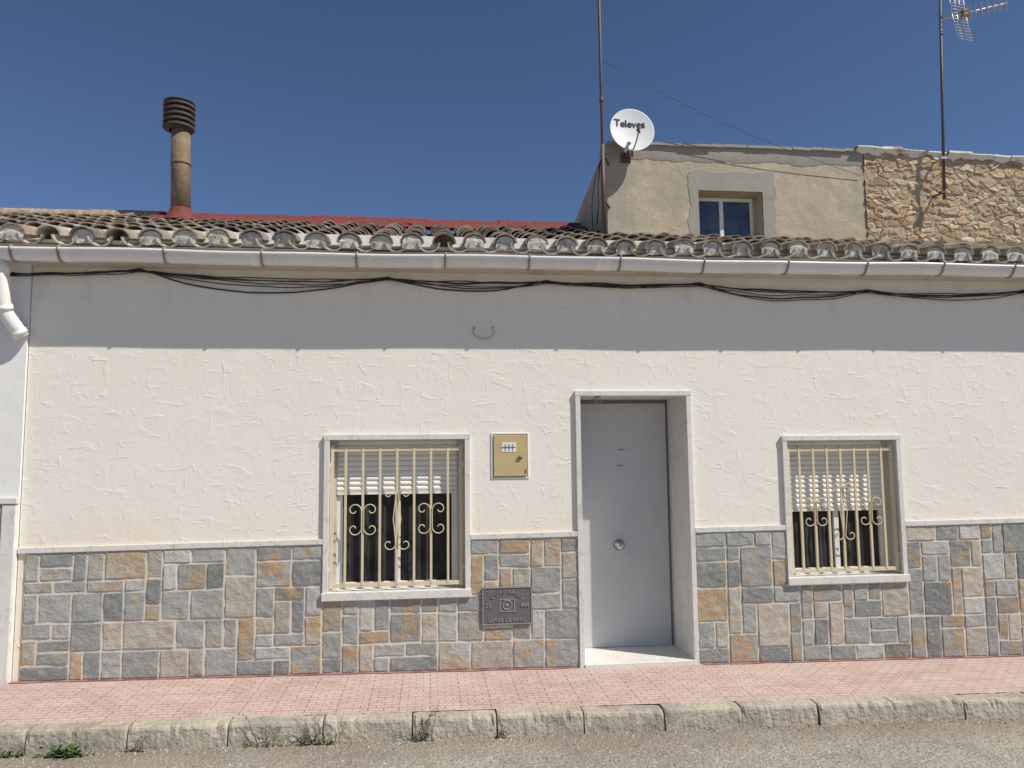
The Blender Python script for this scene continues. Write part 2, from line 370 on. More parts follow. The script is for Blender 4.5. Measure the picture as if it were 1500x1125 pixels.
D0, D1, DZ0, DZ1 = dr['x0'], WX(979, 760, DD), zd + .03, dr['z1']
mb = MB(); mb.box(D0, D1, DD, DD + .05, DZ0, DZ1 - .03)
door = mb.build('door', m_door, H, bevel=.003)
mb = MB()
mb.box(D1 + .002, D1 + .014, DD - .01, DD + .055, DZ0, DZ1 - .02); mb.box(D0, D1 + .014, DD - .015, DD + .055, DZ1 - .028, DZ1 - .001)
mb.build('door_frame', m_doorf, H)
mb = MB(); mb.box(D1 + .015, dr['x1'] + .001, DD - .02, DD + .056, DZ0, DZ1); mb.build('door_side_jamb', m_door, H)
for py in (662, 733, 806, 880):
    z = WZ(910, py, DD); mb = MB(); mb.box(D0 + .05, D1 - .05, DD - .0015, DD - .0003, z - .0026, z + .0026); mb.build('groove', m_groove, door)
kc = W(908, 799, DD - .045)
mb = MB()
mb.lathe([(.0, -.045), (.045, -.044), (.047, -.038), (.02, -.03), (.016, 0), (.03, .012), (.036, .028), (.03, .045), (.012, .052), (0, .052)], kc, 24, axis=(0, -1, 0))
mb.build('knob', m_chrome, door)
for (px, py) in ((910, 659), (908, 682)):
    p = W(px, py, DD); mb = MB(); mb.box(p.x - .03, p.x + .03, DD - .005, DD - .001, p.z - .0045, p.z + .0045); mb.build('lock_slot', m_slot, door)
mb = MB()
for k in range(14):
    p = W(random.uniform(875, 950), random.choice([random.uniform(880, 890), random.uniform(905, 925)]), DD)
    l = random.uniform(.004, .02); a = random.uniform(-1, 1)
    mb.quad([(p.x, DD - .001, p.z), (p.x + l * math.cos(a), DD - .001, p.z + l * math.sin(a)), (p.x + l * math.cos(a), DD - .001, p.z + l * math.sin(a) + .003), (p.x, DD - .001, p.z + .003)])
mb.build('scuff_marks', m_slot, door)
rc = W(875, 586, -.02)
mb = MB()
for rr in (.03, .014): mb.tube([(rc.x + rr * math.cos(a), -.02, rc.z + rr * math.sin(a)) for a in [i * math.pi / 12 for i in range(25)]], .0045, 6, cap=False)
mb.tube([(rc.x, -.02, rc.z + .02), (rc.x, -.02, dr['z1'] + .02)], .004, 6)
tag(mb.build('ring_hook', m_mast, None, rc), 'small dark iron ring hanging at the door lintel', 'hook')

def window(w, sh_z):
    WD = .115
    mb = MB(); x0, x1, zs_, z1 = w['x0'], w['x1'], w['zs'], w['z1']
    f0, f1 = x0 + .045, x1 - .055
    for (a, b) in ((f0, f0 + .045), (f1 - .045, f1)): mb.box(a, b, WD, WD + .05, zs_ + .02, z1 - .02)
    mb.box(f0, f1, WD + .001, WD + .051, zs_, zs_ + .05); mb.box(f0, f1, WD + .001, WD + .051, z1 - .06, z1)
    cx = (f0 + f1) / 2; mb.box(cx - .022, cx + .022, WD + .004, WD + .054, zs_ + .02, z1 - .05)
    win = mb.build('window', m_frame, H, bevel=.003)
    mb = MB(); mb.box(x0 - .01, x1 + .01, WD + .03, WD + .045, zs_ - .01, z1 + .01); mb.build('pane', m_glass, win)
    for (a, b) in ((f0 + .05, cx - .04), (cx + .04, f1 - .05)):
        mb = MB(); n = 40
        mb.grid([[(a + (b - a) * k / n, WD + .022 + .004 * math.sin(k * 1.3), zs_ + .05), (a + (b - a) * k / n, WD + .022 + .004 * math.sin(k * 1.3), z1 - .1)] for k in range(n + 1)])
        mb.build('curtain', m_curt, win)
    for (a, b) in ((x0, f0), (f1, x1)):
        mb = MB(); mb.box(a, b, WD - .015, WD + .05, zs_, z1); mb.build('shutter_rail', m_plaster, win)
    mb = MB(); z = z1; s = .038
    while z - s > sh_z:
        rows = [[(f0 + .003, WD - .012 - .008 * math.sin(math.pi * k / 4), z - s * k / 4), (f1 - .003, WD - .012 - .008 * math.sin(math.pi * k / 4), z - s * k / 4)] for k in range(5)]
        mb.grid(rows); z -= s + .0025
    mb.box(f0 + .003, f1 - .003, WD - .022, WD - .006, z - .02, z)
    mb.box(f0 + .01, f1 - .01, WD - .004, WD - .002, z, z1)
    mb.build('shutter', m_slat, win)
    surround(w, w['zs'] - .01, WD + .06, .026, 'window_surround', win)
    mb = MB(); mb.box(x0 - w['o'] - .006, x1 + w['o'] + .006, -.043, WD + .06, w['zsb'], w['zs'])
    mb.build('sill', m_marble, win, bevel=.004)
    GY = .012; gx0, gx1 = x0 + .02, x1 - .03; gz0, gz1 = zs_ + .045, z1 - .075
    mb = MB()
    mb.box(gx0 - .012, gx1 + .012, GY - .006, GY + .006, gz1 - .015, gz1 + .015)
    mb.box(gx0 - .012, gx1 + .012, GY - .006, GY + .006, gz0 - .015, gz0 + .015)
    for x in (gx0, gx1): mb.box(x - .012, x + .012, GY - .008, GY + .008, gz0 - .02, gz1 + .03)
    for z in (gz0 + .12, gz1 - .12):
        mb.box(x0 - .002, gx0, GY - .01, GY + .01, z - .016, z + .016); mb.box(gx1, x1 + .002, GY - .01, GY + .01, z - .016, z + .016)
    gr = mb.build('window_grille', m_cream, H, bevel=.002)
    nb = 7; sp = (gx1 - gx0) / (nb + .55)
    bx = [gx0 + sp * (k + .78) for k in range(nb)]
    for x in bx:
        mb = MB(); mb.box(x - .0088, x + .0088, GY - .0088, GY + .0088, gz0, gz1 + .03); mb.build('bar', m_cream, gr)
    zc = gz0 + (gz1 - gz0) * .48
    def spiral(cx_, cz_, r, a0, turns, dirn, n=22):
        return [Vector((cx_ + r * (1 - .8 * t) * math.cos(a0 + dirn * turns * 2 * math.pi * t), GY - .014, cz_ + r * (1 - .8 * t) * math.sin(a0 + dirn * turns * 2 * math.pi * t))) for t in [i / n for i in range(n + 1)]]
    def scroll(xc, sgn, z0_, hgt, wd):
        r = wd * .5
        top = spiral(xc + sgn * wd * .5, z0_ + hgt / 2, r, math.pi if sgn > 0 else 0, .95, -1 if sgn > 0 else 1)
        bot = spiral(xc + sgn * wd * .5, z0_ - hgt / 2, r, math.pi if sgn > 0 else 0, .95, 1 if sgn > 0 else -1)
        return top[::-1] + bot
    for c in (1, 5):
        for sgn in (-1, 1):
            mb = MB(); mb.tube(scroll(bx[c] + sgn * .008, sgn, zc, .14, sp * .85), .0044, 6); mb.build('scroll', m_cream, gr)
    for sgn in (-1, 1):
        mb = MB(); x = bx[3] + sgn * .008; w_ = sp * .8
        top = spiral(x + sgn * w_ * .5, zc + .19, w_ * .5, math.pi if sgn > 0 else 0, .9, -1 if sgn > 0 else 1)
        mid = [Vector((x + sgn * .01, GY - .014, zc + .1)), Vector((x + sgn * .022, GY - .014, zc)), Vector((x + sgn * .01, GY - .014, zc - .1))]
        bot = spiral(x + sgn * w_ * .5, zc - .19, w_ * .5, math.pi if sgn > 0 else 0, .9, 1 if sgn > 0 else -1)
        mb.tube(top[::-1] + mid + bot, .0044, 6); mb.build('scroll', m_cream, gr)
    return win
window(wl, WZ(580, 722, .1))
window(wr, WZ(1220, 747, .1))

# dado of split stones
PAL = [(.25, .26, .245), (.29, .295, .275), (.34, .34, .315), (.40, .395, .36), (.45, .435, .39), (.39, .355, .295), (.21, .22, .21), (.32, .325, .30), (.43, .38, .31)]
def pack_stones(mb, xs, ts, skip, zbf, topf, Y0=0.0):
    nx, nz = len(xs) - 1, len(ts) - 1; used = [[skip(i, j) for j in range(nz)] for i in range(nx)]
    opts = [(2, 1)] * 7 + [(1, 2)] * 9 + [(2, 2)] * 6 + [(1, 1)] * 1 + [(3, 1)] * 1 + [(1, 3)] * 2 + [(3, 2)] * 1 + [(2, 3)] * 1
    for j in range(nz):
        for i in range(nx):
            if used[i][j]: continue
            random.shuffle(opts)
            for (w, h) in opts:
                if i + w <= nx and j + h <= nz and not any(used[a][b] for a in range(i, i + w) for b in range(j, j + h)): break
            else: w = h = 1
            for a in range(i, i + w):
                for b in range(j, j + h): used[a][b] = True
            x0, x1, t0, t1 = xs[i], xs[i + w], ts[j], ts[j + h]
            z = lambda x, t: zbf(x) + t * (topf(x) - zbf(x))
            g = .0042; n1 = max(5, int((x1 - x0) / .011)); hz = z(x0, t1) - z(x0, t0); n2 = max(5, int(hz / .011))
            base = random.choice(PAL); br_ = random.uniform(.88, 1.18); oc = random.choice([0, 0, 0, .2, .3, .45, .6, .8, 1.0]) * random.uniform(.7, 1)
            col = (base[0] * br_, base[1] * br_, base[2] * br_, oc)
            tx, tz = random.uniform(-.007, .007), random.uniform(-.009, .009); ph = random.uniform(0, 99); rows = []
            dx0, dx1, dz0, dz1 = [random.uniform(-.0022, .0022) for _ in range(4)]
            for a in range(n1 + 1):
                row = []
                for b in range(n2 + 1):
                    u = a / n1; v = b / n2
                    u = .6 * u + .4 * (.5 - .5 * math.cos(math.pi * u))
                    v = .6 * v + .4 * (.5 - .5 * math.cos(math.pi * v))
                    jit = .0022 * noise.noise(Vector((u * 7, v * 7, ph)))
                    x = x0 + g + (x1 - x0 - 2 * g) * u + jit + dx0 * (1 - v) + dx1 * v
                    zz = z(x0 + (x1 - x0) * u, t0) * (1 - v) + z(x0 + (x1 - x0) * u, t1) * v + g * (1 - 2 * v) + jit + dz0 * (1 - u) + dz1 * u
                    edge = min(u * (x1 - x0), (1 - u) * (x1 - x0), v * hz, (1 - v) * hz)
                    e = min(1, edge / .004)
                    q = Vector((x * 7, zz * 10, ph))
                    rl = noise.fractal(q, .8, 2.3, 4) * .005 + abs(noise.noise(q * .6)) * .004
                    y = Y0 - .0125 - e * (.003 + .5 * (tx * (u - .5) + tz * (v - .5)) + rl)
                    if a in (0, n1) or b in (0, n2): y = Y0 - .004
                    row.append((x, y, zz))
                rows.append(row)
            mb.grid(rows, col, smooth=False)
def subdiv(bps, step):
    out = [bps[0]]
    for a, b in zip(bps[:-1], bps[1:]):
        n = max(1, round((b - a) / step))
        ws = [random.uniform(.78, 1.22) for _ in range(n)]; t = sum(ws); acc = a
        for k in range(n): acc += (b - a) * ws[k] / t; out.append(acc)
    return out
topf = lambda x: dtop(x) - .022
XLE = XW0 + .055
bps = [XLE, wl['x0'] - wl['o'], wl['x1'] + wl['o'], dr['x0'] - dr['o'], dr['x1'] + dr['o'], wr['x0'] - wr['o'], wr['x1'] + wr['o'], XR]
xs = subdiv(bps, .118)
def tt(w):
    x = (w['x0'] + w['x1']) / 2; return (w['zsb'] + .004 - zb(x)) / (topf(x) - zb(x))
ta = (tt(wl) + tt(wr)) / 2
ts = subdiv([0, ta], ta / 5.0)[:-1] + subdiv([ta, 1], (1 - ta) / 4.0)
def skip(i, j):
    x = (xs[i] + xs[i + 1]) / 2; t = (ts[j] + ts[j + 1]) / 2
    if bps[3] < x < bps[4]: return True
    for w in (wl, wr):
        if w['x0'] - w['o'] < x < w['x1'] + w['o'] and t > ta: return True
    return False
mb = MB(); pack_stones(mb, xs, ts, skip, zb, topf)
dado = mb.build('stone_dado', m_stone, H)
mb = MB()
for a, b in zip(bps[:-1], bps[1:]):
    if a == bps[3]: continue
    cap_ = None
    if a == bps[1]: cap_ = wl['zsb'] + .02
    if a == bps[5]: cap_ = wr['zsb'] + .02
    za, zc_ = (topf(a), topf(b)) if cap_ is None else (cap_, cap_)
    mb.quad([(a, -.0098, zb(a) - .05), (b, -.0098, zb(b) - .05), (b, -.0098, zc_), (a, -.0098, za)])
mb.build('mortar', m_mortar, dado)
def trim(a, b, par, f=dtop):
    mb = MB(); n = max(1, int((b - a) / .9))
    for k in range(n):
        xa = a + (b - a) * k / n + .001; xb = a + (b - a) * (k + 1) / n - .001
        s = (f(xb) - f(xa)) / (xb - xa)
        mb.box(xa, xb, -.024, .0, f(xa) - .02, f(xa) + .020, shear=s)
    return mb.build('dado_trim', m_marble, par, bevel=.002)
for a, b in ((XW0 + .003, bps[1] - .001), (bps[2] + .001, bps[3] - .001), (bps[4] + .001, bps[5] - .001), (bps[6] + .001, XR)): trim(a, b, H)
mb = MB(); x = XW0
while x < XR:
    amp = noise.noise(Vector((x * 1.7, 5, 0))) + .35
    if not (dr['x0'] - .06 < x < dr['x1'] + .05) and amp > 0:
        w0 = .022 + .02 * noise.noise(Vector((x * 5, 2, 0))); w1 = .022 + .02 * noise.noise(Vector(((x + .03) * 5, 2, 0)))
        mb.quad([(x, -.012, zb(x) + .004), (x + .03, -.012, zb(x + .03) + .004), (x + .03, -.03 - w1, zb(x + .03) + .004), (x, -.03 - w0, zb(x) + .004)])
    x += .03
mb.build('base_paint', m_base, H)
for (px, py, w_) in ((235, 440, .045), (832, 453, .06), (195, 437, .02), (690, 440, .02)):
    p = W(px, py); mb = MB()
    mb.quad([(p.x + w_ * math.cos(a) * random.uniform(.6, 1.1), -.004, p.z + w_ * .25 * math.sin(a) * random.uniform(.5, 1.2)) for a in [i * .7 for i in range(9)]]); mb.build('plaster_chip', m_pvcw, H)
p = W(708, 486); mb = MB()
mb.tube([(p.x + .085 * math.cos(a), -.02, p.z + .06 * math.sin(a)) for a in [math.pi * .85 + i * math.pi * 1.25 / 14 for i in range(15)]], .0035, 6)
mb.tube([(p.x - .07, 0, p.z + .03), (p.x - .078, -.02, p.z + .035)], .006, 6); mb.tube([(p.x + .07, 0, p.z + .03), (p.x + .078, -.02, p.z + .035)], .006, 6)
tag(mb.build('wire_hook', m_ironl, None, p), 'bent grey wire loop fixed high on the white wall above the meter box', 'hook')

# eaves
mb = MB(); n = 60; prof = [(0, -.03), (-.02, -.012), (-.06, .008), (-.12, .03), (-.13, .05), (-.135, .10), (-.21, .125), (0, .16)]
mb.grid([[(XL + (XR - XL) * k / n, p[0], gutz(XL + (XR - XL) * k / n) + p[1]) for p in prof] for k in range(n + 1)], smooth=False)
mb.build('eaves', m_plaster, H)

# roof of barrel tiles
RH_X0 = WX(888, 280, 1.2)
tpal = [(.40, .33, .25), (.46, .39, .30), (.31, .265, .21), (.27, .24, .20), (.52, .46, .37), (.41, .30, .21), (.36, .33, .28)]
def rz(x, y): return eavez(x) + (ridgez(x) - eavez(x)) * (y - EY) / (RY - EY) + .014 * noise.noise(Vector((x * 1.1, y, 0)))
def tile(mb, xa, ya, xb, yb, za, zb_, r0, r1, up, col, thick=.012, n=9, lip=None, rl=.12):
    a = Vector((xa, ya, rz(xa, ya) + za)); b = Vector((xb, yb, rz(xb, yb) + zb_))
    ax = (b - a).normalized(); side = Vector((1, 0, 0)); side = (side - ax * side.dot(ax)).normalized(); nn = side.cross(ax)
    rol = random.uniform(-rl, rl); i0 = len(mb.v)
    for (p, r) in ((a, r0), (b, r1)):
        for t in (0, thick):
            for k in range(n):
                an = math.pi * k / (n - 1) + rol; mb.v.append(p + side * math.cos(an) * (r - t) + nn * math.sin(an) * (r - t) * (1 if up else -1) * .86)
    for k in range(n - 1):
        for (p, q) in ((0, 2 * n), (n, 3 * n)):
            mb.f.append((i0 + p + k, i0 + p + k + 1, i0 + q + k + 1, i0 + q + k)); mb.c.append(col); mb.sm.append(True)
        mb.f.append((i0 + k, i0 + k + 1, i0 + n + k + 1, i0 + n + k)); mb.c.append(lip or col); mb.sm.append(False)
    return a, side, nn
PIT = .240
roof = MB(); PL_ = []
x = XL + .1
while x < XR:
    ymax = 1.3 if x > RH_X0 - .05 else RY
    y = EY; first = True
    while y < ymax - .05:
        y2 = min(y + .40, ymax + .1); ja = .005 if first else .013
        j = random.uniform(-ja, ja); j2 = random.uniform(-ja, ja)
        c = random.choice(tpal); s = random.uniform(.75, 1.15); c = (c[0] * s, c[1] * s, c[2] * s, 1)
        yo = y - (.016 if first else 0) + random.uniform(-ja, ja)
        tile(roof, x + j, yo, x + j2, y2, .078, .066, .090, .080, False, (.62, .58, .50, 1) if first else c, lip=(.62, .57, .48, 1) if first else None, rl=.04)
        c = random.choice(tpal); s = random.uniform(.75, 1.2); c = (c[0] * s, c[1] * s, c[2] * s, 1)
        yo = y + random.uniform(-ja, ja)
        xc = x + PIT / 2
        dz = random.uniform(-.002, .010)
        a, sd, nn = tile(roof, xc + j, yo, xc + j2, y2, .066 + dz, .036, .094, .072, True, c, rl=.05 if first else .12)
        if first:
            rr_ = random.uniform(.072, .082); yy_ = yo + random.uniform(-.006, .018)
            pl = [Vector((a.x + math.cos(t) * rr_ * random.uniform(.94, 1.02), yy_ + random.uniform(-.004, .004), a.z + math.sin(t) * rr_ * .82)) for t in [math.pi * k / 10 for k in range(11)]]
            pl += [Vector((a.x - .074, yy_ + .004, a.z - .035)), Vector((a.x - .03, yy_ + .004, a.z - .042 + random.uniform(-.008, .01))), Vector((a.x + .03, yy_ + .004, a.z - .040 + random.uniform(-.008, .01))), Vector((a.x + .074, yy_ + .004, a.z - .035))]
            PL_.append((pl, random.random()))
        first = False; y += .30
    x += PIT
for k in range(40):
    xa = XL + (XR - XL) * k / 40; xb = XL + (XR - XL) * (k + 1) / 40
    ym = 1.3 if xb > RH_X0 else RY
    f = lambda x_, y_: rz(x_, y_) - .004
    for q in range(6):
        ya, yb = EY + .08 + (ym - EY - .08) * q / 6, EY + .08 + (ym - EY - .08) * (q + 1) / 6
        roof.quad([(xa, ya, f(xa, ya)), (xb, ya, f(xb, ya)), (xb, yb, f(xb, yb)), (xa, yb, f(xa, yb))], (.2, .15, .1, 1))
    if xb <= RH_X0: roof.quad([(xa, RY, f(xa, RY)), (xb, RY, f(xb, RY)), (xb, 6.2, f(xb, RY) - 1.2), (xa, 6.2, f(xa, RY) - 1.2)], (.3, .22, .15, 1))
rf = roof.build('roof', m_tile, H)
for pl, r_ in PL_:
    if r_ < .9 and -4.6 < pl[0].x < 5.9:
        mb = MB(); c0 = sum(pl, Vector()) / len(pl) + Vector((0, -.008 * r_, 0))
        for k in range(len(pl)): mb.quad([pl[k], pl[(k + 1) % len(pl)], c0], smooth=True)
        mb.build('mortar_plug', m_plug, rf)
def ridge(xa, xb, r, mat, name, lift=.05, L0=.36):
    mb = MB(); x = xa
    while x < xb:
        L = min(L0, xb - x + .02); n = 8; j = random.uniform(-.008, .012)
        pr = [[Vector((xx, RY + math.cos(math.pi * k / n) * rr * 1.3, rz(min(xx, xb), RY) + lift + j + math.sin(math.pi * k / n) * rr)) for k in range(n + 1)] for (xx, rr) in ((x, r), (x + L + .03, r * .93))]
        mb.grid(pr, (.33, .25, .17, 1)); mb.quad(pr[0], (.25, .2, .14, 1)); x += L
    return mb.build(name, mat, rf)
RX = WX(238, 310, RY)
ridge(XL, RX, .09, m_tile, 'ridge_tiles', .09)
ridge(RX, RH_X0 + .1, .09, m_red, 'ridge_coping', .10, .42)
mb = MB(); rows = []; k = RX
while k < RH_X0 + .1:
    rows.append([(k, yy, rz(k, RY if yy > RY else yy) + zz + .014 * noise.noise(Vector((k * 4, yy * 3, 1)))) for yy, zz in ((RY - .46 + .12 * noise.noise(Vector((k * 3, 0, 7))), .11), (RY - .42, .150), (RY - .28, .16), (RY - .14, .165), (RY - .06, .17))])
    k += .06
mb.grid(rows); mb.build('red_membrane', m_red, rf)

# gutter
n = 80; arc = [math.pi + math.pi * i / 14 for i in range(15)]; gr_ = .063; GU = .026
GX0, GX1 = XL, XR
def gz(x): return gutz(x) + .005 * math.sin(x * 1.9) + .003 * math.sin(x * 5.1)
def gpt(x_, t, rr, xz=None): return (x_, GYc + rr * math.cos(t), gz(x_ if xz is None else xz) + GU + rr * 1.12 * math.sin(t))
mb = MB()
for rr in (gr_, gr_ - .004):
    mb.grid([[gpt(GX0 + (GX1 - GX0) * k / n, t, rr) for t in arc] for k in range(n + 1)])
mb.tube([(GX0 + (GX1 - GX0) * k / n, GYc - gr_ - .005, gz(GX0 + (GX1 - GX0) * k / n) + GU + .004) for k in range(n + 1)], .014, 12)
gut = mb.build('gutter', m_pvc, H)
for px in (15, 85, 240, 383, 522, 652, 775, 908, 1030, 1153, 1268, 1380, 1483):
    xc = WX(px, 385, -.28)
    mb = MB(); r1 = gr_ + .008; hw = .008
    mb.grid([[gpt(x_, t, r1, xc) for t in arc] for x_ in (xc - hw, xc + hw)])
    for dx in (-hw, hw): mb.grid([[gpt(xc + dx, t, rr, xc) for t in arc] for rr in (gr_ - .002, r1)])
    mb.tube([(xc, GYc - gr_ - .01, gz(xc) + GU - .02), (xc + .004, GYc - gr_ - .022, gz(xc) + GU + .010), (xc + .006, GYc - gr_ - .004, gz(xc) + GU + .030), (xc, GYc + .06, gz(xc) + GU + .02)], .007, 6)
    mb.build('gutter_bracket', m_brk, gut)
for px, a_, b_ in ((886, .07, .05), (96, .03, .03), (372, .03, .03), (1140, .03, .03), (640, .03, .03)):
    xc = WX(px, 390, -.28); mb = MB()
    mb.grid([[gpt(x_, t, gr_ + .004, xc) for t in arc] for x_ in (xc - a_, xc + b_)])
    for dx in (-a_, b_): mb.grid([[gpt(xc + dx, t, rr, xc) for t in arc] for rr in (gr_ - .002, gr_ + .004)])
    mb.build('gutter_coupling', m_pvcw, gut)
mb = MB()
P = [W(-2, 372, -.2), W(3, 410, -.19), W(4, 440, -.16), W(9, 460, -.13), W(22, 478, -.09), W(33, 494, -.05)]
mb.tube(P, .052, 16)
for a, b, r in ((0, 1, .058), (2, 3, .058), (4, 5, .058)): mb.tube([P[a].lerp(P[b], .35), P[a].lerp(P[b], .75)], r, 16)
mb.build('downpipe', m_pvcw, H)

# chimney
cc = W(265, 318, 2.25); z0 = cc.z - .05; cx_, cy_ = cc.x, 2.25; ztop = WZ(262, 190, 2.25)
mb = MB(); mb.tube([(cx_, cy_, z0), (cx_ - .03, cy_, ztop + .05)], [.101, .096], 20)
mb.tube([(cx_ - .016, cy_, z0 + .62), (cx_ - .018, cy_, z0 + .66)], .103, 20)
ch = mb.build('chimney', m_chim, H)
zc0 = ztop - .01; hh = (WZ(260, 150, 2.25) - zc0) / 5.4
mb = MB(); cowl_c = (cx_ - .050, cy_, zc0)
mb.lathe([(.10, -.01), (.11, 0), (.118, hh * 5), ], cowl_c, 24)
for k in range(5):
    b = hh * k + .006; mb.lathe([(.112, b), (.158, b + .004), (.163, b + .010), (.163, b + hh * .52), (.155, b + hh * .60), (.112, b + hh * .64)], cowl_c, 28, smooth=False)
mb.lathe([(.118, hh * 5), (.16, hh * 5.02), (.162, hh * 5.18), (.13, hh * 5.34), (0, hh * 5.42)], cowl_c, 28)
mb.build('cowl', m_cowl, ch)
mb = MB(); mb.lathe([(.20, -.02), (.16, .03), (.125, .09), (.112, .13), (.100, .14)], (cx_, cy_, z0), 20); mb.build('flashing', m_red, ch)

# ------------------------------------------------------------ left neighbour
NB = thing('neighbouring_house', 'white neighbouring house wall with stone dado at the far left edge', 'house', (XW0 - 1, 0, zb(XW0)))
mb = MB(); mb.box(XL, XW0 - .006, -.022, .3, zb(XL) - .3, ZT + .03); mb.build('wall', m_wall2, NB)
nt_ = lambda x: WZ(12, 734, -.03) + SL * (x - XW0)
SX = XW0 - .105
mb = MB(); xs2 = subdiv([XL, SX - .003], .13); ts2 = subdiv([0, 1], .11)
pack_stones(mb, xs2, ts2, lambda i, j: False, zb, lambda x: nt_(x) - .02, -.024)
nd = mb.build('stone_dado', m_stone, NB)
mb = MB(); mb.quad([(XL, -.0338, zb(XL) - .05), (SX, -.0338, zb(XW0) - .05), (SX, -.0338, nt_(XW0)), (XL, -.0338, nt_(XL))]); mb.build('mortar', m_mortar, nd)
mb = MB()
mb.box(XL, XW0 - .004, -.055, -.01, nt_(XL) - .02, nt_(XL) + .022, shear=SL); mb.build('dado_trim', m_marble, NB, bevel=.002)
mb = MB(); mb.box(SX, XW0 - .012, -.048, -.01, zb(XW0) - .05, nt_(XW0) - .025); mb.build('corner_strip', m_marble, NB, bevel=.003)

# ------------------------------------------------------------ rear building
BY = 1.2
rx0, rx1 = WX(889, 270, BY), WX(1267, 290, BY); ztl, ztr = WZ(889, 212, BY), WZ(1267, 224, BY)
RB = thing('rear_building', 'tan rendered upper storey with one small window behind the tiled roof', 'building', (rx0, BY, 3.4))
hx0, hx1 = WX(1024, 315, BY), WX(1118, 315, BY); hz0, hz1 = WZ(1065, 350, BY), WZ(1065, 280, BY)
mb = MB()
topz = lambda x: ztl + (ztr - ztl) * (x - rx0) / (rx1 - rx0)
xs3 = sorted([rx0, hx0, hx1, rx1])
for a, b in zip(xs3[:-1], xs3[1:]):
    for c, d in ((3.2, hz0), (hz0, hz1)):
        if a >= hx0 - 1e-4 and b <= hx1 + 1e-4 and c == hz0: continue
        mb.quad([(a, BY, c), (b, BY, c), (b, BY, d), (a, BY, d)])
    mb.quad([(a, BY, hz1), (b, BY, hz1), (b, BY, topz(b)), (a, BY, topz(a))])
zbk = ztl - .30
mb.quad([(rx0, BY, 3.2), (rx0, BY, ztl), (rx0, BY + 1.9, zbk), (rx0, BY + 1.9, 3.2)])
mb.quad([(rx0, BY, ztl), (rx1, BY, ztr), (rx1, BY + 1.9, zbk), (rx0, BY + 1.9, zbk)])
mb.quad([(rx0, BY + 1.9, 3.2), (rx1, BY + 1.9, 3.2), (rx1, BY + 1.9, zbk), (rx0, BY + 1.9, zbk)])
RD = .22
mb.quad([(hx0, BY, hz0), (hx0, BY + RD, hz0), (hx0, BY + RD, hz1), (hx0, BY, hz1)]); mb.quad([(hx1, BY, hz0), (hx1, BY + RD, hz0), (hx1, BY + RD, hz1), (hx1, BY, hz1)])
mb.quad([(hx0, BY, hz1), (hx1, BY, hz1), (hx1, BY + RD, hz1), (hx0, BY + RD, hz1)]); mb.quad([(hx0, BY, hz0), (hx1, BY, hz0), (hx1, BY + RD, hz0), (hx0, BY + RD, hz0)])
mb.build('wall', m_render, RB)
px0, px1, pz1 = WX(1008, 300, BY), WX(1137, 300, BY), WZ(1070, 251, BY)
mb = MB(); rows = []; rc_ = .05
def outer(s):
    i = int(s); t = s - i
    if i == 0: p = (px0, hz0 - .05 + (pz1 - rc_ - hz0 + .05) * t)
    elif i == 1: a = math.pi - t * math.pi / 2; p = (px0 + rc_ + rc_ * math.cos(a), pz1 - rc_ + rc_ * math.sin(a))
    elif i == 2: p = (px0 + rc_ + (px1 - px0 - 2 * rc_) * t, pz1)
    elif i == 3: a = math.pi / 2 - t * math.pi / 2; p = (px1 - rc_ + rc_ * math.cos(a), pz1 - rc_ + rc_ * math.sin(a))
    else: p = (px1, pz1 - rc_ + (hz0 - .05 - pz1 + rc_) * t)
    w = .04
    return (p[0] + w * noise.noise(Vector((p[0] * 6, p[1] * 6, 0))) + .016 * noise.noise(Vector((p[0] * 30, p[1] * 30, 0))), p[1] + w * noise.noise(Vector((p[0] * 6, p[1] * 6, 5))) + .012 * noise.noise(Vector((p[0] * 30, p[1] * 30, 8))))
def inner(s):
    i = int(s); t = s - i
    if i == 0: return (hx0, hz0 - .05 + (hz1 - hz0 + .05) * t)
    if i == 1: return (hx0, hz1)
    if i == 2: return (hx0 + (hx1 - hx0) * t, hz1)
    if i == 3: return (hx1, hz1)
    return (hx1, hz1 + (hz0 - .05 - hz1) * t)
for k in range(101):
    s = min(4.9999, k / 20); o_, i_ = outer(s), inner(s)
    rows.append([(o_[0], BY - .001, o_[1]), (o_[0] + (i_[0] - o_[0]) * .03, BY - .004, o_[1] + (i_[1] - o_[1]) * .03), (i_[0], BY - .004, i_[1]), (i_[0], BY + .01, i_[1])])
mb.grid(rows, smooth=False)
mb.build('cement_patch', m_cement, RB)
mb = MB(); xa = rx0
while xa < rx1:
    L = random.uniform(.12, .26); xb = min(xa + L, rx1); d = random.uniform(-.008, .010)
    mb.box(xa, xb - .004, BY - .035 + d, BY + .3, topz(xa) + d * .5, topz(xa) + .026 + d, shear=random.uniform(-.05, .02)); xa = xb
mb.build('coping', m_cement, RB)
mb = MB(); n = 60; rows = []
for k in range(n + 1):
    xa = rx0 + (rx1 - rx0) * k / n; h = .15 + .05 * noise.noise(Vector((xa * 3, 0, 0))) + .02 * noise.noise(Vector((xa * 14, 0, 0)))
    rows.append([(xa, BY - .002, topz(xa) - h), (xa, BY - .006, topz(xa) - h + .015), (xa, BY - .006, topz(xa))])
mb.grid(rows); mb.build('cement_band', m_cement, RB)
wy = BY + .16; fx1 = WX(1103, 320, wy); fx0 = hx0; fz1 = WZ(1065, 291, wy); fz0 = hz0
mb = MB(); cxm = WX(1057, 320, wy)
for a, b in ((fx0, fx0 + .03), (fx1 - .03, fx1), (cxm - .02, cxm + .02)): mb.box(a, b, wy, wy + .04, fz0 + .005, fz1)
mb.box(fx0, fx1, wy - .002, wy + .041, fz1 - .03, fz1 + .002); mb.box(fx0, fx1, wy - .002, wy + .041, fz0, fz0 + .04)
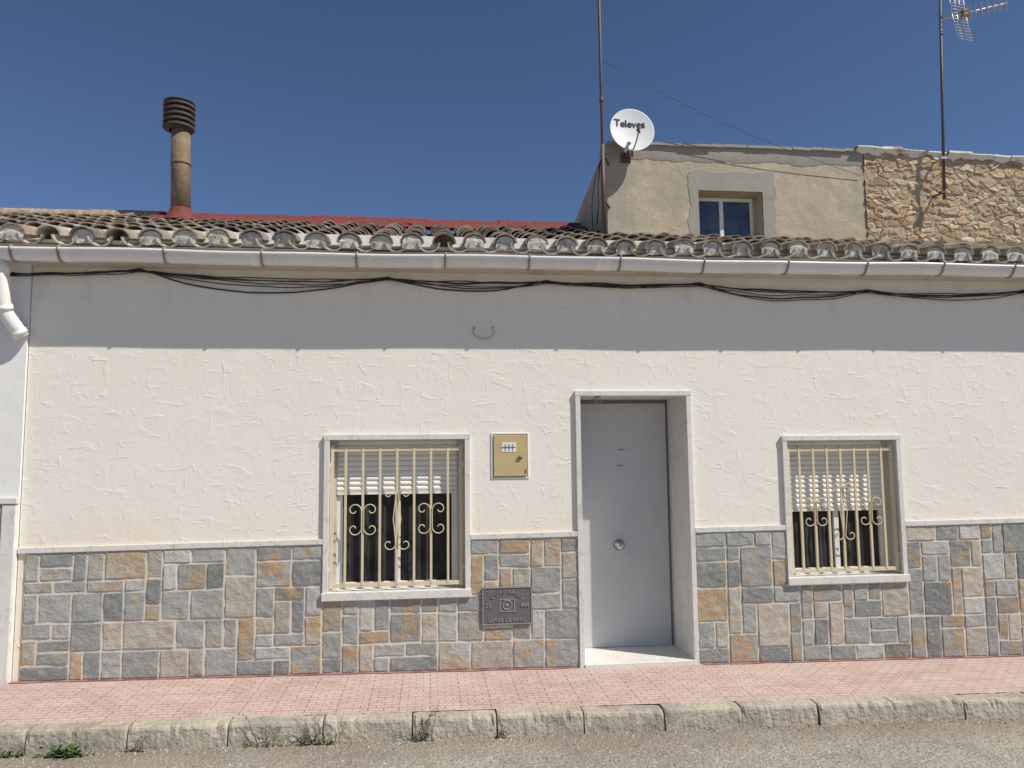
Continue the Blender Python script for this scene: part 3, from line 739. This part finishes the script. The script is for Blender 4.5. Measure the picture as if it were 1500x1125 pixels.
rw = mb.build('window', m_frame, RB, bevel=.003)
mb = MB(); mb.box(fx0, fx1, wy + .02, wy + .03, fz0, fz1); mb.build('pane', m_glass2, rw)
mb = MB(); mb.box(hx0, hx1, wy + .003, wy + .03, fz1 + .003, hz1 - .001); mb.box(fx1 + .001, hx1 - .001, wy + .003, wy + .03, hz0, fz1)
mb.build('lintel_infill', m_render, rw)
for pts, r in (((884, 215, 1.15), (879, 240, 1.13), (876, 270, 1.13), (877, 300, 1.13), (874, 330, 1.13)), .006), (((890, 225, 1.12), (882, 228, 1.1), (872, 260, 1.1), (867, 300, 1.1), (868, 335, 1.1)), .005):
    mb = MB(); mb.tube([W(*p) for p in pts], r, 6); mb.build('cable', m_black, RB)

# ------------------------------------------------------------ stone building
sx0, sx1 = rx1 + .003, 9.2
SB = thing('stone_building', 'rubble stone building with whitewashed tile coping at the right edge', 'building', (sx0, BY, 3.4))
stz = lineZ((1268, 218), (1500, 233), BY - .02)
mb = MB(); NXs, NZs = 400, 130; z0 = 3.5
spal = [(.48, .35, .22), (.54, .42, .28), (.38, .27, .16), (.58, .47, .33), (.50, .35, .21), (.42, .33, .23), (.34, .24, .15)]
V = []
for a in range(NXs + 1):
    row = []
    for b in range(NZs + 1):
        x = sx0 + 2.9 * a / NXs; z = z0 + (stz(x) - z0) * b / NZs
        q = Vector((x * 8.5 + .7 * noise.noise(Vector((x * 10, z * 10, 3))), z * 17 + .7 * noise.noise(Vector((x * 10, z * 10, 9))), 0))
        d, pts = noise.voronoi(q)
        e = d[1] - d[0]
        key = int(abs(pts[0].x * 131 + pts[0].y * 57) * 10)
        rnd = (key * 9301 + 49297) % 233280 / 233280
        k = min(1, e / .14)
        y = BY - .014 * k ** .6 * (.4 + rnd) + .005 * noise.noise(Vector((x * 25, z * 25, 0)))
        if rnd < .16: k *= .25; y = BY - .004 + .006 * noise.noise(Vector((x * 20, z * 20, 0)))
        pc = spal[key % 7]; mc = (.44, .36, .26); sh = .78 + .42 * rnd
        row.append((Vector((x, y, z)), tuple(mc[i] * (1 - k) + pc[i] * k * sh for i in range(3)) + (1,)))
    V.append(row)
for a in range(NXs):
    for b in range(NZs): mb.quad([V[a][b][0], V[a + 1][b][0], V[a + 1][b + 1][0], V[a][b + 1][0]], V[a][b][1])
mb.quad([(sx0 + 2.9, BY, z0), (sx1, BY, z0), (sx1, BY, stz(sx1)), (sx0 + 2.9, BY, stz(sx0 + 2.9))], (.45, .35, .24, 1))
mb.quad([(sx0, BY, stz(sx0)), (sx1, BY, stz(sx1)), (sx1, BY + 3, stz(sx1) - .2), (sx0, BY + 3, stz(sx0) - .2)], (.45, .35, .24, 1))
mb.quad([(sx0, BY, z0), (sx0, BY, stz(sx0)), (sx0, BY + 3, stz(sx0) - .2), (sx0, BY + 3, z0)], (.45, .35, .24, 1))
mb.build('wall', m_rubble, SB)
mb = MB(); x = sx0 - .09; f = lambda x_: stz(x_) + .010 * noise.noise(Vector((x_ * 5, 0, 0)))
lo = lambda x_: stz(x_) - .045 - .06 * noise.noise(Vector((x_ * 7, 4, 0))) - .025 * noise.noise(Vector((x_ * 21, 4, 0)))
while x < sx1:
    L = random.uniform(.16, .30); d = random.uniform(-.012, .012); h = .018; n = 8; pj = random.uniform(-.02, .02)
    rows = [[(xx, BY - .018, lo(xx)), (xx, BY - .035 + pj, f(xx) - .01), (xx, BY - .055 + pj, f(xx)), (xx, BY - .053 + pj, f(xx) + h + d), (xx, BY + .3, f(xx) + .05 + d)] for xx in [x + L * k / n for k in range(n + 1)]]
    mb.grid(rows, smooth=False); x += L + .004
mb.build('coping', m_white, SB)

# ------------------------------------------------------------ masts, antenna, dish
a, b = W(877, -60, .95), W(885, 335, .95)
mb = MB(); mb.tube([(b.x, .95, b.z - .15), (b.x, .95, a.z + .8)], .014, 10)
md = W(881, 150, .95); mb.tube([(b.x, .95, md.z), (b.x, .95, md.z + .05)], .019, 10); zc = WZ(882, 225, .95)
mb.tube([(b.x, .95, WZ(882, 212, .95)), (b.x, .95, b.z)], .02, 10)
mb.tube([(b.x, .95, zc), (rx0 + .02, BY, zc)], .012, 6); mb.tube([(b.x, .95, zc - .45), (rx0 + .02, BY, zc - .45)], .012, 6)
tag(mb.build('antenna_mast', m_mast, None, b), 'tall thin rusty mast beside the white satellite dish', 'mast')
a, c = Vector((b.x, .95, WZ(881, 88, .95))), W(1262, 258, BY - .02)
mb = MB(); mb.tube([a.lerp(c, t) + Vector((0, 0, -.09 * math.sin(math.pi * t))) for t in [i / 24 for i in range(25)]], .0028, 5)
tag(mb.build('guy_wire', m_wire, None, a), 'thin dark wire running from the rusty mast down to the tan wall', 'wire')
dc = W(925, 192, 1.05); nrm = Vector((.05, -1, .12)).normalized(); dR = .222; DP = .024
DS = thing('satellite_dish', 'round white satellite dish with black lettering on the tan wall corner', 'satellite dish', (dc.x, 1.2, dc.z - .2))
mb = MB()
mb.lathe([(0, 0)] + [(dR * k / 10, DP * (k / 10) ** 2) for k in range(1, 11)] + [(dR + .006, DP + .001), (dR + .006, DP - .007), (dR, DP - .007)] + [(dR * k / 10, DP * (k / 10) ** 2 - .006) for k in range(9, -1, -1)], dc, 64, axis=nrm)
dish = mb.build('dish', m_dish, DS)
up = Vector((0, 0, 1)); right = up.cross(nrm).normalized(); upn = nrm.cross(right).normalized()
rotm = Matrix((right, upn, nrm)).transposed()
tox, toy = -.020, .068
text_mesh('lettering', 'Televes', .104, m_black, DS, dc + upn * toy + right * tox, rotm, .0006, .022, warp=lambda x, y: DP * ((x + tox) ** 2 + (y + toy) ** 2) / dR ** 2 + .0035)
mb = MB()
lowp = dc - upn * (dR - .01) + nrm * .02; lp = dc + nrm * .10 - upn * .035 + right * .040
mb.tube([lowp, lowp.lerp(lp, .5) + nrm * .03 - upn * .01, lp], .007, 8); mb.build('feed_arm', m_lnb, DS)
mb = MB(); mb.lathe([(0, .025), (.019, .025), (.021, .01), (.012, 0), (.012, -.03), (0, -.03)], lp, 14, axis=-nrm)
mb.tube([lp + Vector((0, -.02, 0)), lp + Vector((0, -.02, -.05))], .010, 8); mb.build('feed_horn', m_lnb, DS)
mb = MB(); bp_ = W(916, 232, 1.2)
mb.tube([dc - nrm * .02, dc - nrm * .05 - upn * .1, (bp_.x, 1.12, bp_.z), (bp_.x, 1.2, bp_.z)], .015, 8)
mb.box(bp_.x - .05, bp_.x + .05, 1.18, 1.199, bp_.z - .05, bp_.z + .05); mb.tube([dc - nrm * .02 - upn * .1, dc - nrm * .03 - upn * .26], .012, 8)
mb.build('mount', m_mast, DS)
AY = 1.06; ab = W(1383, 292, AY); at_ = W(1377, 0, AY); aup = (at_ - ab)
TA = thing('television_antenna', 'aluminium television antenna on a thin mast at the stone wall', 'antenna', (ab.x, AY, ab.z))
mb = MB(); mb.tube([ab, ab + aup * 1.12], [.016, .013], 10); mb.build('mast', m_mast, TA)
for py in (232, 282):
    q = W(1382, py, AY); z = q.z; mb = MB(); mb.tube([(q.x, AY, z), (q.x - .02, BY, z)], .011, 6); mb.box(q.x - .04, q.x + .03, AY - .02, AY + .02, z - .012, z + .012); mb.build('bracket', m_alu if py == 232 else m_mast, TA)
mb = MB()
bs, be = W(1380, 28, AY), W(1474, 5, AY - .1)
mb.tube([bs, be], .009, 8)
for k in range(8):
    p = bs.lerp(be, .34 + .66 * k / 7); l = .115 - .005 * k
    for e2 in (Vector((.35, .6, .5)).normalized(), Vector((-.35, -.4, .45)).normalized()):
        mb.tube([p - e2 * l * .8, p + e2 * l * .8], .004, 5)
mb.build('boom', m_alu, TA)
ctr = bs.lerp(be, .26); hing = Vector((.86, .45, .24)).normalized()
for dvec in (W(1396, -18, AY + .12) - W(1402, 22, AY), W(1414, 62, AY + .1) - W(1404, 26, AY)):
    mb = MB()
    for k in range(9):
        p = ctr + dvec * (.06 + .94 * k / 8); mb.tube([p - hing * .17, p + hing * .17], .0036, 5)
    for s2 in (-.16, -.05, .05, .16): mb.tube([ctr + hing * s2, ctr + dvec + hing * s2], .0042, 5)
    mb.build('reflector', m_alu, TA)
mb = MB(); p = bs.lerp(be, .36); mb.box(p.x - .04, p.x + .04, p.y - .025, p.y + .025, p.z - .03, p.z + .04); mb.build('dipole_box', m_lnb, TA, bevel=.006)

# ------------------------------------------------------------ cables on the wall
CB = thing('cable_bundle', 'black cables sagging along the wall just below the gutter', 'cables', (0, -.03, gutz(0) - .1))
anc = [(-60, 396), (20, 399), (205, 394), (568, 406), (800, 411), (1025, 414), (1270, 425), (1500, 425), (1700, 430)]
sag = [4, 5, 25, 15, 10, 19, 14, 10]
for c in range(6):
    mult = [1.0, .72, .45, .9, .2, .6][c]; pts = []
    for k in range(len(anc) - 1):
        (ax_, ay_), (bx_, by_) = anc[k], anc[k + 1]; m_ = mult * random.uniform(.6, 1.25); sk = random.uniform(-.2, .2)
        if c == 3 and k not in (2, 5, 6): m_ = .15
        for i in range(16):
            t = i / 16; tt_ = t + sk * math.sin(math.pi * t) * .5; px = ax_ + (bx_ - ax_) * t
            py = ay_ + (by_ - ay_) * t + 4 * tt_ * (1 - tt_) * sag[k] * m_ + c * .8 + 2.6 * noise.noise(Vector((px * .02, c * 5, 0)))
            pts.append(W(px, py, -.010 - .005 * c))
    mb = MB(); mb.tube(pts, .0042 if c else .006, 6); mb.build('cable', m_cable, CB)
for (px, py) in anc[1:-1]:
    p = W(px, py + 2, -.03); mb = MB(); mb.box(p.x - .010, p.x + .010, -.045, .0, p.z - .010, p.z + .010); mb.build('cable_clip', m_black, CB)

# ------------------------------------------------------------ meter box, plate
b0, b1 = W(722, 699), W(772, 636)
MBX = thing('meter_box', 'small ochre metal meter box set in the wall between window and door', 'meter box', ((b0.x + b1.x) / 2, 0, b0.z))
mb = MB(); t = .013
mb.box(b0.x - t, b0.x, -.008, .005, b0.z - t, b1.z + t); mb.box(b1.x, b1.x + t, -.008, .005, b0.z - t, b1.z + t)
mb.box(b0.x, b1.x, -.007, .005, b1.z, b1.z + t); mb.box(b0.x, b1.x, -.007, .005, b0.z - t, b0.z); mb.build('rim', m_wall2, MBX, bevel=.003)
mb = MB(); mb.box(b0.x, b1.x, -.004, .004, b0.z, b1.z); mb.build('box_frame', m_brk, MBX)
mb = MB(); mb.box(b0.x + .006, b1.x - .006, -.016, -.005, b0.z + .006, b1.z - .006); dd = mb.build('box_door', m_box, MBX, bevel=.003)
mb = MB(); v0, v1 = W(735, 662, -.018), W(756, 648, -.018)
mb.box(v0.x, v1.x, -.0185, -.0165, v0.z, v1.z); mb.build('viewing_window', m_frame, dd)
for k in range(1, 4):
    x = v0.x + (v1.x - v0.x) * k / 4; mb = MB(); mb.box(x - .003, x + .003, -.0205, -.019, v0.z + .008, v1.z - .012); mb.build('window_bar', m_iron, dd)
mb = MB(); mb.box(v0.x + .004, v1.x - .004, -.0215, -.0206, (v0.z + v1.z) / 2 - .003, (v0.z + v1.z) / 2 + .003); mb.build('window_bar', m_iron, dd)
p = W(762, 670, -.02); mb = MB(); mb.lathe([(0, .008), (.014, .008), (.016, -.003)], p, 12, axis=(0, -1, 0)); mb.box(p.x - .02, p.x + .016, -.03, -.017, p.z - .007, p.z + .003)
mb.build('latch', m_iron, dd)
mb = MB(); mb.box(b1.x - .02, b1.x - .012, -.020, -.015, b0.z + .03, b0.z + .06); mb.build('hinge', m_mast, dd)
p0, p1 = W(707, 916, -.04), W(779, 859, -.04)
PL = thing('water_valve_cover', 'dark cast iron valve cover with raised lettering set in the stone dado', 'valve cover', ((p0.x + p1.x) / 2, 0, p0.z))
mb = MB(); mb.box(p0.x, p1.x, -.030, -.01, p0.z, p1.z); mb.build('plate', m_iron, PL, bevel=.003)
mb = MB(); t = .007
mb.box(p0.x, p1.x, -.035, -.031, p0.z, p0.z + t); mb.box(p0.x, p1.x, -.035, -.031, p1.z - t, p1.z); mb.box(p0.x, p0.x + t, -.0345, -.031, p0.z, p1.z); mb.box(p1.x - t, p1.x, -.0345, -.031, p0.z, p1.z)
mb.build('rim', m_ironl, PL)
pc = (p0 + p1) / 2; mb = MB(); r = .035
mb.tube([(pc.x + r * math.cos(a), -.032, pc.z + .005 + r * math.sin(a)) for a in [i * math.pi / 10 for i in range(21)]], .004, 6, cap=False)
for (x0, x1, z0_, z1_) in ((-.06, -.053, -.04, .045), (.053, .06, -.04, .045), (-.06, .06, -.047, -.04), (-.06, .06, .045, .052)): mb.box(pc.x + x0, pc.x + x1, -.034, -.031, pc.z + z0_, pc.z + z1_)
mb.box(pc.x - .012, pc.x + .012, -.034, -.031, pc.z - .004, pc.z + .016); mb.build('emblem', m_ironl, PL)
text_mesh('lettering', 'LLAVE DE PASO', .042, m_ironl, PL, (pc.x, -.033, p0.z + .032), FACE, .0025, .004)
word = 'CUADRADO'
for k, chh in enumerate(word):
    a = rad(90 - (k - 3.5) * 13.5); text_mesh('lettering', chh, .036, m_ironl, PL, (pc.x + .145 * math.cos(a), -.033, pc.z - .02 + .125 * math.sin(a)), Matrix.Rotation(-(a - rad(90)), 3, 'Y') @ FACE, .0025, .004)
text_mesh('lettering', '25', .045, m_ironl, PL, (p0.x + .045, -.033, pc.z + .0), FACE, .0025, .004)
text_mesh('lettering', 'MM', .042, m_ironl, PL, (p1.x - .055, -.033, pc.z + .0), FACE, .0025, .004)

# ------------------------------------------------------------ weeds
def leaf(mb, p, d, L, w, col, droop=.5):
    d = Vector(d).normalized(); s = d.cross(Vector((0, 0, 1))).normalized() if abs(d.z) < .98 else Vector((1, 0, 0)); prev = None
    n = 4
    for k in range(n + 1):
        t = k / n; c = p + d * L * t + Vector((0, 0, -droop * L * t * t)); ww = w * math.sin(math.pi * (.12 + .86 * t)) / 2
        cur = (c - s * ww, c + s * ww)
        if prev: mb.quad([prev[0], prev[1], cur[1], cur[0]], col)
        prev = cur
def foot(px, py):
    p = G(px, py, -KH); yk = KY - .02
    if p.y > yk:
        x = W(px, py, yk).x; p = Vector((x, yk, zb(x) - KH))
    return p
def green_weed(px, py, size, n, label):
    p = foot(px, py); mb = MB()
    for k in range(n):
        a = random.uniform(0, 6.28); g = random.uniform(.6, 1.5); q = p + Vector((random.gauss(0, size * .75), -abs(random.gauss(0, size * .3)), 0))
        if random.random() < .6: q.z += random.uniform(0, size * .6)
        leaf(mb, q, (math.cos(a), math.sin(a) * .6 - .3, random.uniform(.5, 2.2)), random.uniform(.4, 1) * size, size * .30, (.075 * g, .125 * g, .035 * g, 1))
    tag(mb.build('weed', m_leaf, None, p), label, 'weed', 'weeds growing at the foot of the kerb')
def dry_weed(px, py, h, n, label, green=0, spread=.03):
    p = foot(px, py); mb = MB()
    for k in range(n):
        a = random.uniform(0, 6.28); q = p + Vector((random.gauss(0, spread), -abs(random.gauss(0, .012)), 0)); pts = [q]; hh = h * random.uniform(.3, 1)
        for i in range(1, 6): pts.append(q + Vector((math.cos(a) * .45 * hh * (i / 5) ** 1.5 + random.gauss(0, .004), -abs(math.sin(a)) * .2 * hh * i / 5, hh * i / 5)))
        g = random.uniform(.6, 1.3); c = (.15 * g, .11 * g, .06 * g, 1); mb.tube(pts, [.0020, .0018, .0016, .0014, .0012, .001], 4, c)
        for i in range(2, 6):
            b_ = random.uniform(0, 6.28); e = pts[i] + Vector((math.cos(b_) * .026, -abs(math.sin(b_)) * .02, .024 * random.uniform(.2, 1))); mb.tube([pts[i], e], [.0012, .0009], 3, c)
            if random.random() < .5: mb.tube([e, e + Vector((.004, 0, .007))], [.0032, .0012], 4, (.20 * g, .14 * g, .08 * g, 1))
    for k in range(green):
        a = random.uniform(0, 6.28); leaf(mb, p + Vector((random.gauss(0, spread * 1.6), -.01, random.uniform(0, .03))), (math.cos(a), math.sin(a) * .5 - .3, .9), random.uniform(.025, .055), .018, (.085, .125, .04, 1))
    tag(mb.build('weed', m_leaf, None, p), label, 'weed', 'weeds growing at the foot of the kerb')
green_weed(98, 1106, .075, 130, 'leafy green weed clump, the largest, at the kerb near the left edge')
green_weed(16, 1107, .05, 60, 'low green weed at the kerb in the bottom left corner')
green_weed(192, 1099, .03, 30, 'tiny green tuft just right of the largest leafy clump')
dry_weed(385, 1092, .19, 7, 'sparse dry weed left of the densest brown clump at the kerb', 4, .035)
dry_weed(465, 1088, .20, 12, 'densest brown dry weed with green leaves at its foot', 40, .05)
dry_weed(614, 1082, .25, 8, 'tallest dry weed standing against the kerb under the left window', 14, .03)
dry_weed(738, 1075, .06, 5, 'small low dry sprig at the kerb below the valve cover', 6, .02)
dry_weed(205, 1099, .13, 4, 'short thin dry stalks by the kerb joint at left', 3, .02)

# ------------------------------------------------------------ light
S = Vector((1.55, -1, 2.2)).normalized()
el = math.asin(S.z); az = math.atan2(S.x, S.y)
sd = bpy.data.lights.new('sun', 'SUN'); sd.energy = 5; sd.angle = rad(.5); sd.color = (1, .95, .855)
so = bpy.data.objects.new('sun', sd); C.objects.link(so); so.rotation_euler = S.to_track_quat('Z', 'Y').to_euler()
w = bpy.data.worlds.new('World'); bpy.context.scene.world = w; w.use_nodes = True; nt = w.node_tree
sk = nt.nodes.new('ShaderNodeTexSky'); sk.sky_type = 'NISHITA'; sk.sun_disc = False; sk.sun_elevation = el; sk.sun_rotation = az
sk.dust_density = .02; sk.ozone_density = 4.5; sk.air_density = .72; sk.altitude = 1500
bg = nt.nodes['Background']; bg.inputs['Strength'].default_value = .103
lk(nt, sk.outputs[0], bg.inputs['Color'])
sc = bpy.context.scene
sc.view_settings.view_transform = 'Standard'; sc.view_settings.look = 'None'; sc.view_settings.exposure = 0
